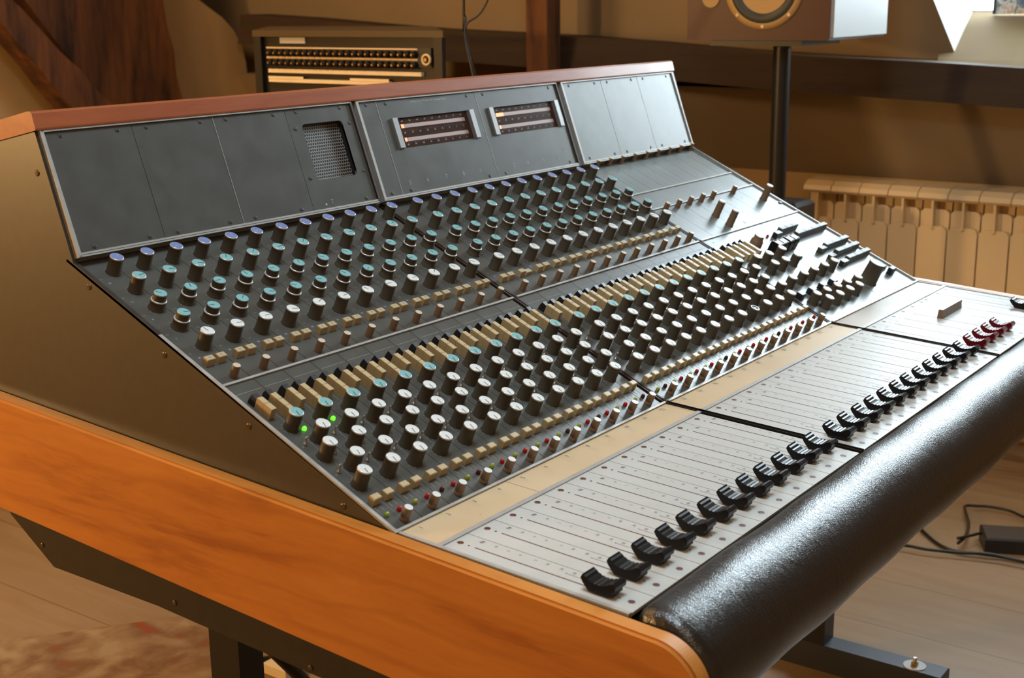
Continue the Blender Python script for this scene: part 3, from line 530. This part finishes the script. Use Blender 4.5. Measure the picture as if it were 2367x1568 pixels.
# ------------------------------------------------------------------ meter bridge
bsec = [(0.0, 0.4735, 'panel', [0.0035, 0.1165, 0.2345, 0.3520, 0.4700]), (0.4835, 0.9555, 'panel', [0.4865, 0.5227, 0.7412, 0.9530]), (0.9690, 1.3320, 'panel_glare', [0.9720, 1.0890, 1.2073, 1.3290])]
SCR = MB().lathe([(0.0024, 0), (0.0023, 0.0006), (0.0017, 0.0009)], 14, 'screwgrey').disc(0.0014, 6, 'ink', (0, 0, 0.00095)).mesh('screw')
for i, (xa, xb, mt, js) in enumerate(bsec):
    w = MB(); w.box(xa-0.0015, xa+0.003, 0, 0.1395, -0.012, 0.0025, 'alu').box(xb-0.003, xb+0.0005, 0, 0.1395, -0.012, 0.0025, 'gapbrown' if i < 2 else 'alu')
    w.box(xa, xb, 0.1355, 0.1395, -0.012, 0.0025, 'alu').box(xa, xb, 0.0, 0.0018, -0.012, 0.0025, 'alu').box(xa, xb, 0.0024, 0.0046, -0.012, 0.002, 'alu')
    P(w, 'bridge_frame', MBR)
    for j, (a, b) in enumerate(zip(js, js[1:])):
        w = MB(); a += 0.0003; b -= 0.0003; v0, v1 = 0.0048, 0.1352
        if (i, j) == (0, 3):      # talkback loudspeaker cut-out
            for q in ((a, 0.3745, v0, v1), (0.4485, b, v0, v1), (0.3745, 0.4485, v0, 0.0412), (0.3745, 0.4485, 0.1148, v1)): w.box(q[0], q[1], q[2], q[3], -0.003, 0, mt)
            for cx, cy in ((0.3745, 0.0412), (0.4485, 0.0412), (0.3745, 0.1148), (0.4485, 0.1148)):
                sx = 1 if cx < 0.4 else -1; sy = 1 if cy < 0.07 else -1; r = 0.006
                pl = [(cx, cy)] + [(cx+sx*(r-r*math.cos(t)), cy+sy*(r-r*math.sin(t))) for t in (0, .3925, .785, 1.178, 1.5708)]
                w.prism(pl, -0.003, -0.0001, mt, ax='Z')
            for q in ((0.3735, 0.3745, 0.040, 0.116), (0.4485, 0.4495, 0.040, 0.116)): w.box(q[0], q[1], q[2], q[3], -0.010, -0.0002, 'dark')
            w.disc(0.0016, 8, 'print', (0.376, 0.010, 0.0002)); text(w, 'T', 0.008, 0.388, 0.012, 0.0002, 'printfaint')
        elif i == 1 and j > 0:    # meter cut-outs
            q0, q1 = ((0.5431, 0.7240), (0.7614, 0.9440))[j-1]
            w.box(a, q0, v0, v1, -0.003, 0, mt).box(q1, b, v0, v1, -0.003, 0, mt).box(q0, q1, v0, 0.0668, -0.003, 0, mt).box(q0, q1, 0.1092, v1, -0.003, 0, mt)
        else: w.box(a, b, v0, v1, -0.003, 0, mt)
        if (i, j) in ((0, 1), (1, 0), (1, 1), (2, 0), (2, 1)): w.box(b, b+0.0006, v0, v1, -0.003, 0.0003, 'alu')
        if i == 1:
            for tx, xx in (('5', .5443), ('6', .582), ('7', .6234), ('8', .6627), ('9', .7016), ('12', .7839), ('13', .8209), ('14', .8621), ('15', .9028), ('16', .9416)):
                if a < xx < b: text(w, tx, 0.0085, xx, 0.0190, 0.0002, 'printfaint')
            if j == 1: text(w, 'by Rupert Neve & Company Ltd. Cambridge, England', 0.0036, 0.633, 0.1300, 0.0002, 'print')
            if j == 2: w.box(0.925, 0.9256, 0.024, 0.034, 0, 0.0002, 'printfaint'); w.box(0.744, 0.7446, 0.015, 0.022, 0, 0.0002, 'printfaint')
        o = P(w, 'meter_panel' if (i == 1 and j > 0) else 'blank_panel' if (i, j) != (0, 3) else 'talkback_panel', MBR)
        if (i, j) == (1, 0): sc = [(0.5030, 0.1313), (0.5030, 0.0090)]
        elif (i, j) == (0, 3): sc = [(0.3719, .1311), (0.4518, .1313), (0.3630, .1098), (0.4617, .1100), (0.3630, .0456), (0.4617, .0454), (0.4518, .009)]
        else: sc = [(a+0.0195, 0.1306), (b-0.0195, 0.1306), (a+0.0195, 0.0090), (b-0.0195, 0.0090)]
        for xx, vv in sc: link('screw', SCR, o, MBR @ tr(xx, vv))
        if (i, j) == (0, 3):
            g_ = MB().add([(0.372, 0.039, 0), (0.451, 0.039, 0), (0.451, 0.117, 0), (0.372, 0.117, 0)], [(0, 1, 2, 3)], 'grille'); g_.box(0.372, 0.451, 0.039, 0.117, -0.001, -0.0002, 'dark'); link('grille', g_.mesh('grille'), o, MBR @ tr(0, 0, -0.0085))
        if i == 1 and j > 0:
            f_ = MB().box(q0+0.009, q1-0.009, 0.0665, 0.1095, -0.004, -0.0028, 'meterface')
            for cy, l_ in ((0.0978, q0+0.0385+(0.02 if j == 2 else 0.0)), (0.0788, q0+0.0265)):
                on_ = {(1, 0.0978): 0.0055, (1, 0.0788): 0.004, (2, 0.0978): 0.0185, (2, 0.0788): 0.004}[(j, cy)]
                f_.box(q0+0.0200, q1-0.0190, cy-0.0026, cy+0.0026, -0.0028, -0.0026, 'plasma').box(q0+0.0200, q0+0.0200+on_, cy-0.0027, cy+0.0027, -0.0026, -0.0025, 'plasmaon')
            for cy in (0.0718, 0.0884, 0.1048):
                for q, tx in enumerate(('-60', '-50', '-40', '-30', '-20', '-10', '-5', '0', '+3')): text(f_, tx, 0.0036, q0+0.024+(q1-q0-0.05)*q/8, cy, -0.0026, 'print')
                for q in range(30): f_.box(q0+0.021+(q1-q0-0.042)*q/29, q0+0.0212+(q1-q0-0.042)*q/29, cy+0.0022, cy+0.0032, -0.0028, -0.0026, 'print')
            link('meter_face', f_.mesh('meter_face'), o, MBR)
            for ex in (q0, q1-0.0105): link('meter_bracket', MB().box(0, 0.0105, 0.0668, 0.1094, -0.003, 0.0035, 'bracket', ch=0.0004).mesh('meter_bracket'), o, MBR @ tr(ex))

# ------------------------------------------------------------------ fader deck
st = MB().box(0.0004, 0.0396, -0.1868, 0.0066, -0.003, 0, 'deck')
st.box(0.0194, 0.0206, -0.1545, -0.0165, 0, 0.0002, 'inkred')
for vv in (-0.0003, -0.1768): st.lathe([(0.0033, 0), (0.0031, 0.0003)], 14, 'steel', (0.020, vv, 0), cap=False).disc(0.0031, 14, 'inkred', (0.020, vv, 0.0003))
for vv in (-0.0098, -0.1655): st.disc(0.0011, 8, 'ink', (0.020, vv, 0.0002))
for vv, tx, sz, mt in ((-0.0149, 'N', 0.0062, 'ink'), (-0.0298, '10', 0.0040, 'inkgrey'), (-0.0435, '5', 0.0040, 'inkgrey'), (-0.0561, '0', 0.0040, 'inkgrey'), (-0.0724, '5', 0.0040, 'inkgrey'), (-0.0849, '10', 0.0044, 'inkgrey'), (-0.0995, '20', 0.0044, 'inkgrey'), (-0.1125, '30', 0.0044, 'inkgrey')): text(st, tx, sz, 0.0335, vv, 0.0002, mt)
st.box(0.0290, 0.0293, -0.1260, -0.1060, 0, 0.0002, 'inkgrey').box(0.0290, 0.0310, -0.1063, -0.1060, 0, 0.0002, 'inkgrey')
FST = st.mesh('fader_strip')
def fcap(body, white):
    prf_ = [(-0.0100, 0.0), (0.0085, 0.0), (0.0105, 0.0022), (0.0148, 0.0068), (0.0168, 0.0102), (0.0150, 0.0138)]
    for k in range(15):
        t = k/14; y_ = 0.0136 - 0.0262*t; prf_.append((y_, 0.0078 + 0.0048*abs((t-0.5)*2)**2.2 + (0.0006 if k % 2 else 0)))
    prf_ += [(-0.0142, 0.0133), (-0.0172, 0.0108), (-0.0165, 0.0070), (-0.0138, 0.0045), (-0.0138, 0.0015)]
    w = MB().prism(prf_, -0.0088, 0.0088, body)
    if white: w.box(-0.0055, 0.0055, 0.0030, 0.0042, 0.0078, 0.0087, 'whiteline').box(-0.0055, 0.0055, -0.0008, 0.0005, 0.0076, 0.0084, 'whiteline')  # white bars stand in for reflections on the red caps
    w.box(-0.0015, 0.0015, -0.004, 0.004, -0.003, 0.0008, 'dark')
    return w.mesh('fader_cap')
FCB = fcap('blackplastic', False); FCR = fcap('redplastic', True)
for i in (0, 1):
    for k in range(12):
        x = X0[i] + 0.04*k; dv = random.uniform(-0.0006, 0.0006)
        o = link('fader_strip', FST, console, MF @ tr(x))
        link('fader_cap', FCB, o, MF @ tr(x+0.020, -0.1490+dv, 0.0012))
strips3 = [0, 1, 2, 3, 7, 8]
for k in range(4):
    x = X0[2] + 0.04*k; o = link('fader_strip', FST, console, MF @ tr(x)); link('fader_cap', FCR, o, MF @ tr(x+0.020, -0.1480, 0.0012), label='dark red fader cap')
w = MB().box(1.1412, 1.2345, -0.1868, 0.0066, -0.003, 0, 'deck').box(1.2350, 1.2575, -0.1868, 0.0066, -0.003, -0.0003, 'alu')
for xx in (1.1615, 1.2015, 1.2235): w.disc(0.0030, 12, 'ink', (xx, -0.0003, 0.0002))
w.box(1.1750, 1.2130, -0.170, -0.085, 0, 0.0003, 'whitepaint'); w.box(1.2165, 1.2168, -0.187, 0.006, 0, 0.0002, 'inkgrey')  # white patch stands in for a reflection on the plate
cp = P(w, 'control_plate', MF)
for k in range(5):
    b_ = MB().prism([(-0.0045, 0), (0.0045, 0), (0.0035, 0.0125), (-0.0035, 0.0135)], -0.0085, 0.0085, 'tan'); b_.box(-0.008, 0.008, -0.0030, 0.0030, 0.0128, 0.0136, 'whiteline'); link('group_switch', b_.mesh('group_switch'), cp, MF @ tr(1.1300+0.0177*k, -0.0570, 0))
for k in range(2):
    x = 1.2580 + 0.040*k; o = link('fader_strip', FST, console, MF @ tr(x))
    link('fader_cap', FCB, o, MF @ tr(x+0.020, -0.1330-0.012*k, 0.0012))
# scribble strips and deck frames
nums = [list(range(1, 13)), list(range(13, 25)), []]
for i, (xa, xb) in enumerate([(-0.0005, 0.4845), (0.4915, 0.9735), (0.981, 1.3385)]):
    w = MB().box(xa+0.003, xb-0.0005, 0.0128, 0.0545, -0.003, 0, 'scribble' if i < 2 else 'scribble_old')
    for k, nn in enumerate(nums[i]): text(w, str(nn), 0.0075, X0[i]+0.0226+0.04*k, 0.0468, 0.0002, 'inkgrey')
    for (xx, vv) in ((0.0827, 0.0399), (0.0818, 0.0242), (0.332, 0.038), (0.21, 0.03), (0.28, 0.02)):
        if i == 0: w.disc(0.0006, 6, 'inkgrey', (xx, vv, 0.0002))
    if i == 0: w.box(0.1625, 0.1628, 0.0128, 0.0545, 0, 0.0002, 'inkgrey')
    if i == 1:
        pass
    P(w, 'scribble_strip', MF)
    w = MB().box(xa, xb, 0.0068, 0.0124, -0.01, 0.0012, 'alu').box(xa, xb, 0.0547, 0.0590, -0.01, 0.0015, 'alu').box(xa-(0.0015 if i == 0 else 0), xa+(0.0004 if i else 0.0030), -0.1872, 0.0590, -0.012, 0.0014, 'alu' if i == 0 else 'dark')
    w.box(xb-0.0002, xb+(0.0002 if i < 2 else 0.003), -0.1872, 0.0590, -0.012, 0.0014, 'dark' if i < 2 else 'alu')
    P(w, 'deck_frame', MF)

# ------------------------------------------------------------------ patchbay cabinet behind the console
rack = root('patchbay_cabinet', (1.7, 1.39, 0), 'dark equipment cabinet with brass lit patchbay rows behind the console', 'equipment cabinet')
w = MB().prism([(1.412, 1.1150), (1.412, 1.6780), (1.90, 2.14), (1.90, 1.54)], 0.0, z(0.398), 'metalblack', ax='Z').prism([(1.400, 1.112), (1.400, 1.681), (1.91, 2.15), (1.91, 1.55)], z(0.398), z(0.412), 'cabtop', ax='Z').box(1.4, 1.412, 1.655, 1.678, 0, z(0.398), 'metalblack').box(1.4, 1.412, 1.115, 1.137, 0, z(0.398), 'metalblack'); w.obj('cabinet_case', rack)
noisy('brassstrip', (0.72, 0.55, 0.30), (0.82, 0.65, 0.38), 20, 0.4); noisy('creamstrip', (0.80, 0.68, 0.44), (0.86, 0.74, 0.50), 20, 0.5)
pb = MB().box(1.406, 1.412, 1.150, 1.640, z(0.335), z(0.376), 'blackmatte'); 
for a, b in ((0.3715, 0.3745), (0.3490, 0.3530)): pb.box(1.4025, 1.406, 1.185, 1.640, z(a), z(b), 'brassstrip')
pbo = pb.obj('patch_panel', rack)
JK = MB(); T = Matrix.Rotation(-math.pi/2, 4, 'Y'); JK.lathe([(0.0078, 0), (0.0078, 0.004), (0.0064, 0.009), (0.0040, 0.0092)], 12, 'blackplastic', T=T); JK.lathe([(0.0026, 0.0092), (0.0024, 0.0122)], 8, 'brass', T=T); JKM = JK.mesh('patch_socket')
for r_ in (0.3615, 0.3390):
    for k in range(24): link('patch_socket', JKM, pbo, Matrix.Translation((1.4045, 1.1935+0.01885*k, z(r_))))
w = MB().box(1.402, 1.412, 1.175, 1.636, z(0.3165), z(0.3250), 'creamstrip').box(1.402, 1.412, 1.266, 1.636, z(0.2950), z(0.3030), 'creamstrip').box(1.401, 1.402, 1.524, 1.636, z(0.3030), z(0.3085), 'creamstrip').box(1.401, 1.402, 1.266, 1.38, z(0.3030), z(0.3085), 'creamstrip'); w.obj('designation_strip', rack)
w = MB(); w.lathe([(0.0125, 0), (0.0125, 0.004), (0.0085, 0.004), (0.0080, 0.002)], 20, 'brassstrip', T=Matrix.Translation((1.404, 1.160, z(0.3515))) @ T, cap=False).lathe([(0.004, 0), (0.004, 0.006)], 10, 'brass', T=Matrix.Translation((1.404, 1.160, z(0.3515))) @ T); w.obj('key_lock', rack)
w = MB().box(1.408, 1.412, 1.52, 1.60, z(0.383), z(0.396), 'whitepaint'); w.obj('label_plate', rack)

def smooth(pts, n=8):
    pts = [Vector(q) for q in pts]; out = []
    for i in range(len(pts)-1):
        p0 = pts[max(i-1, 0)]; p1 = pts[i]; p2 = pts[i+1]; p3 = pts[min(i+2, len(pts)-1)]
        for k in range(n):
            t = k/n; out.append(0.5*((2*p1) + (p2-p0)*t + (2*p0-5*p1+4*p2-p3)*t*t + (3*p1-p0-3*p2+p3)*t**3))
    out.append(pts[-1]); return out
def cable(name, pts, r, mt, label):
    return thing(MB().tube(smooth(pts), r, mt).obj(name), label, 'cable')
cable('hanging_cable', [(1.44, 1.060, 2.698), (1.44, 1.085, z(0.55)), (1.44, 1.083, z(0.44)), (1.42, 1.062, z(0.38)), (1.42, 1.045, z(0.33)), (1.45, 1.03, z(0.20)), (1.6, 1.02, 0.4), (1.7, 1.0, 0.012)], 0.0030, 'metalblack', 'long dark cable hanging from above beside the patchbay cabinet')
cable('looping_cable', [(1.42, 0.93, z(0.62)), (1.42, 1.015, z(0.462)), (1.40, 1.048, z(0.425)), (1.40, 1.050, z(0.385)), (1.40, 1.030, z(0.30)), (1.38, 0.98, z(0.1)), (1.38, 0.95, 0.012)], 0.0022, 'steelblue', 'thin grey cable curving away right of the patchbay cabinet')

# ------------------------------------------------------------------ loudspeaker on its stand
az = math.radians(184.0); u = Vector((math.cos(az+math.pi/2), math.sin(az+math.pi/2), 0)); bk = Vector((-math.cos(az), -math.sin(az), 0))
FLc = Vector((1.962, 0.842, z(0.3790)))
TS = Matrix(((u.x, bk.x, 0, FLc.x), (u.y, bk.y, 0, FLc.y), (0, 0, 1, FLc.z), (0, 0, 0, 1)))
spk = root('loudspeaker', tuple(TS @ Vector((0.17, 0.2, 0))), 'dark red studio loudspeaker whose window-lit side is coloured white on a black stand', 'loudspeaker')
w = MB().box(0, 0.338, 0.003, 0.40, 0, 0.50, 'spkwood', ch=0.004); w.obj('cabinet', spk, TS)
w = MB().prism([(0.3385, 0.006), (0.3385, 0.40), (0.345, 0.40), (0.345, 0.012)], 0.006, 0.498, 'whitepaint', ax='Z'); w.obj('lit_side', spk, TS)  # pale board: window light on the cabinet side put into its colour
TW = TS @ Matrix.Translation((0.185, 0.003, 0.116)) @ Matrix.Rotation(math.pi/2, 4, 'X')
wo = MB().lathe([(0.0925, 0), (0.0920, 0.004), (0.0790, 0.005)], 48, 'conetan', cap=False, T=TW).obj('woofer', spk)
MB().lathe([(0.0790, 0.004), (0.0720, 0.007), (0.0640, 0.006), (0.0575, 0.001)], 48, 'rubber', cap=False, T=TW).obj('surround', wo)
MB().lathe([(0.0578, 0.001), (0.030, -0.006+0.007), (0.022, 0.0015)], 48, 'conetan', T=TW).obj('cone', wo)
for k in range(8):
    a = math.radians(-90+45*k); MB().lathe([(0.0042, 0.004), (0.0040, 0.0058), (0.0030, 0.0062)], 10, 'brassstrip', T=TW @ Matrix.Translation((0.0858*math.cos(a), 0.0858*math.sin(a), 0))).obj('screw', wo)
MB().lathe([(0.0210, 0), (0.0205, 0.003)], 24, 'conetan', T=TS @ Matrix.Translation((0.058, 0.003, 0.093)) @ Matrix.Rotation(math.pi/2, 4, 'X')).obj('badge', spk)
MB().lathe([(0.030, 0), (0.030, 0.004), (0.018, 0.004), (0.014, 0.001)], 32, 'rubber', T=TS @ Matrix.Translation((0.185, 0.003, 0.33)) @ Matrix.Rotation(math.pi/2, 4, 'X')).obj('tweeter', spk)
stand = root('speaker_stand', (2.055, 0.645, 0), 'black pole stand carrying the dark red loudspeaker', 'speaker stand')
MB().box(0.05, 0.27, 0.02, 0.28, -0.013, -0.001, 'metalblack').obj('top_plate', stand, TS)
MB().lathe([(0.0200, 0.02), (0.0200, z(0.366))], 28, 'metalblack').obj('pole', stand, tr(2.055, 0.645))
MB().lathe([(0.13, 0), (0.13, 0.012), (0.12, 0.018), (0.03, 0.022)], 40, 'metalblack').obj('base', stand, tr(2.055, 0.645))
w = MB().box(2.215, 2.325, 0.665, 0.83, 0, z(-0.020), 'blackmatte', ch=0.01); thing(w.obj('equipment_case'), 'black equipment case behind the stand pole, left of the radiator', 'case')

# ------------------------------------------------------------------ radiator
rad = root('radiator', (2.66, 0.38, 0), 'cream sectional column radiator against the right wall', 'radiator')
SEC = MB(); hw = 0.0379
def arcprof(y0_, y1_, zt, r, zb):      # front plate with rounded top, in (y,z)
    return [(y0_, zb), (y0_, zt-r)] + [(y0_+r-r*math.cos(a), zt-r+r*math.sin(a)) for a in (.4, .8, 1.2, 1.5708)] + [(y1_-r+r*math.sin(a), zt-r+r*math.cos(a)) for a in (0, .4, .8, 1.2)] + [(y1_, zt-r), (y1_, zb)]
SEC.prism(arcprof(-hw, hw, z(-0.112), 0.016, 0.10), 2.618, 2.626, 'radiator')
SEC.prism(arcprof(-hw, hw, z(-0.070), 0.014, 0.12), 2.637, 2.642, 'radiator')
SEC.box(2.626, 2.70, -0.0028, 0.0028, 0.11, z(-0.03), 'radiator')
SEC.box(2.612, 2.626, -0.0028, 0.0028, z(-0.118), z(-0.040), 'radiator')
SEC.prism([(2.612, z(-0.045)), (2.606, z(-0.038)), (2.612, z(-0.026)), (2.632, z(-0.014)), (2.70, z(-0.012)), (2.70, z(-0.03)), (2.63, z(-0.036))], -hw-0.0008, hw+0.0008, 'radiator', ax='Y')
SEC.box(2.655, 2.664, -hw, hw, 0.12, z(-0.045), 'radiator')
SECM = SEC.mesh('radiator_section')
for k in range(13): link('radiator_section', SECM, rad, tr(0, 0.782-0.080*k))
MB().box(2.662, 2.678, -0.22, 0.825, 0.10, z(-0.05), 'radgap').obj('gap_shade', rad)  # added dark sheet giving the shade in the gaps between sections
MB().box(2.66, 2.72, 0.60, 0.63, 0.0, 0.13, 'radiator').obj('bracket', rad); MB().box(2.66, 2.72, -0.07, -0.04, 0.0, 0.13, 'radiator').obj('bracket', rad)

# ------------------------------------------------------------------ window picture, cables, rug, box on the floor
w = MB().box(2.990, 3.002, 0.06, 0.449, 1.1235, 1.40, 'painting'); w.box(2.988, 3.004, 0.449, 0.456, 1.1235, 1.40, 'metalblack')
thing(w.obj('painted_board'), 'colourful painted board standing on the window sill at top right', 'picture')
thing(MB().prism([(-1.3, 2.75), (0.458, 1.461), (0.693, 1.283), (0.92, 1.11), (0.92, 0.66), (-1.3, 0.66)], 0.001, 0.009, 'rug', ax='Z').obj('patterned_rug'), 'faded flowered rug on the floor under the left of the console', 'rug')
thing(MB().box(0.652, 0.724, 0.90, 0.958, 0.010, 0.028, 'creamstrip').obj('cream_batten'), 'short cream batten lying on the rug under the console', 'batten')
cable('floor_cable', [(0.60, 1.02, 0.014), (0.678, 0.991, 0.014), (0.709, 0.970, 0.014), (0.80, 0.93, 0.014), (0.95, 0.90, 0.014)], 0.005, 'metalblack', 'black cable on the rug beside the short cream batten')
cable('console_cable', [(0.16, 0.46, z(-0.165)), (0.10, 0.44, z(-0.190)), (0.085, 0.42, z(-0.215)), (0.14, 0.41, z(-0.25)), (0.30, 0.42, 0.25), (0.5, 0.5, 0.012)], 0.008, 'metalblack', 'thick black cable hanging under the console beside its left leg')
cable('power_cable', [(1.75, 0.42, 0.005), (1.90, 0.28, 0.005), (1.99, 0.239, 0.005), (1.972, 0.224, 0.005), (1.918, 0.171, 0.005), (1.898, 0.124, 0.005), (1.908, 0.072, 0.008), (1.925, 0.0, 0.005), (1.93, -0.2, 0.005)], 0.0038, 'metalblack', 'black cable curving down from behind the armrest on the right floor')
cable('audio_cable', [(1.80, 0.36, 0.013), (1.847, 0.231, 0.013), (1.854, 0.177, 0.013), (1.875, 0.114, 0.013), (1.895, 0.058, 0.016), (1.905, -0.002, 0.013), (1.9, -0.2, 0.013)], 0.0038, 'metalblack', 'nearly straight black cable in front of the black adapter')
cable('looped_cable', [(1.907, 0.124, 0.021), (1.959, 0.124, 0.021), (2.053, 0.147, 0.013), (2.127, 0.178, 0.013), (2.159, 0.187, 0.013), (2.173, 0.166, 0.013), (2.184, 0.139, 0.013), (2.184, 0.095, 0.013), (2.162, 0.055, 0.013), (2.150, 0.008, 0.013), (2.24, -0.2, 0.013)], 0.0036, 'metalblack', 'black cable making a pointed loop above the adapter')
cable('adapter_lead', [(1.912, 0.127, 0.030), (1.958, 0.113, 0.024), (1.990, 0.100, 0.022), (2.00, 0.085, 0.022)], 0.0034, 'metalblack', 'short black lead running into the adapter corner')
w = MB(); T = Matrix.Translation((1.935, 0.075, 0)) @ Matrix.Rotation(math.radians(-65), 4, 'Z'); w.box(0, 0.20, 0, 0.085, 0.0, 0.034, 'blackmatte', T, ch=0.004)
thing(w.obj('power_adapter'), 'flat black power adapter on the floor at right edge', 'power adapter')
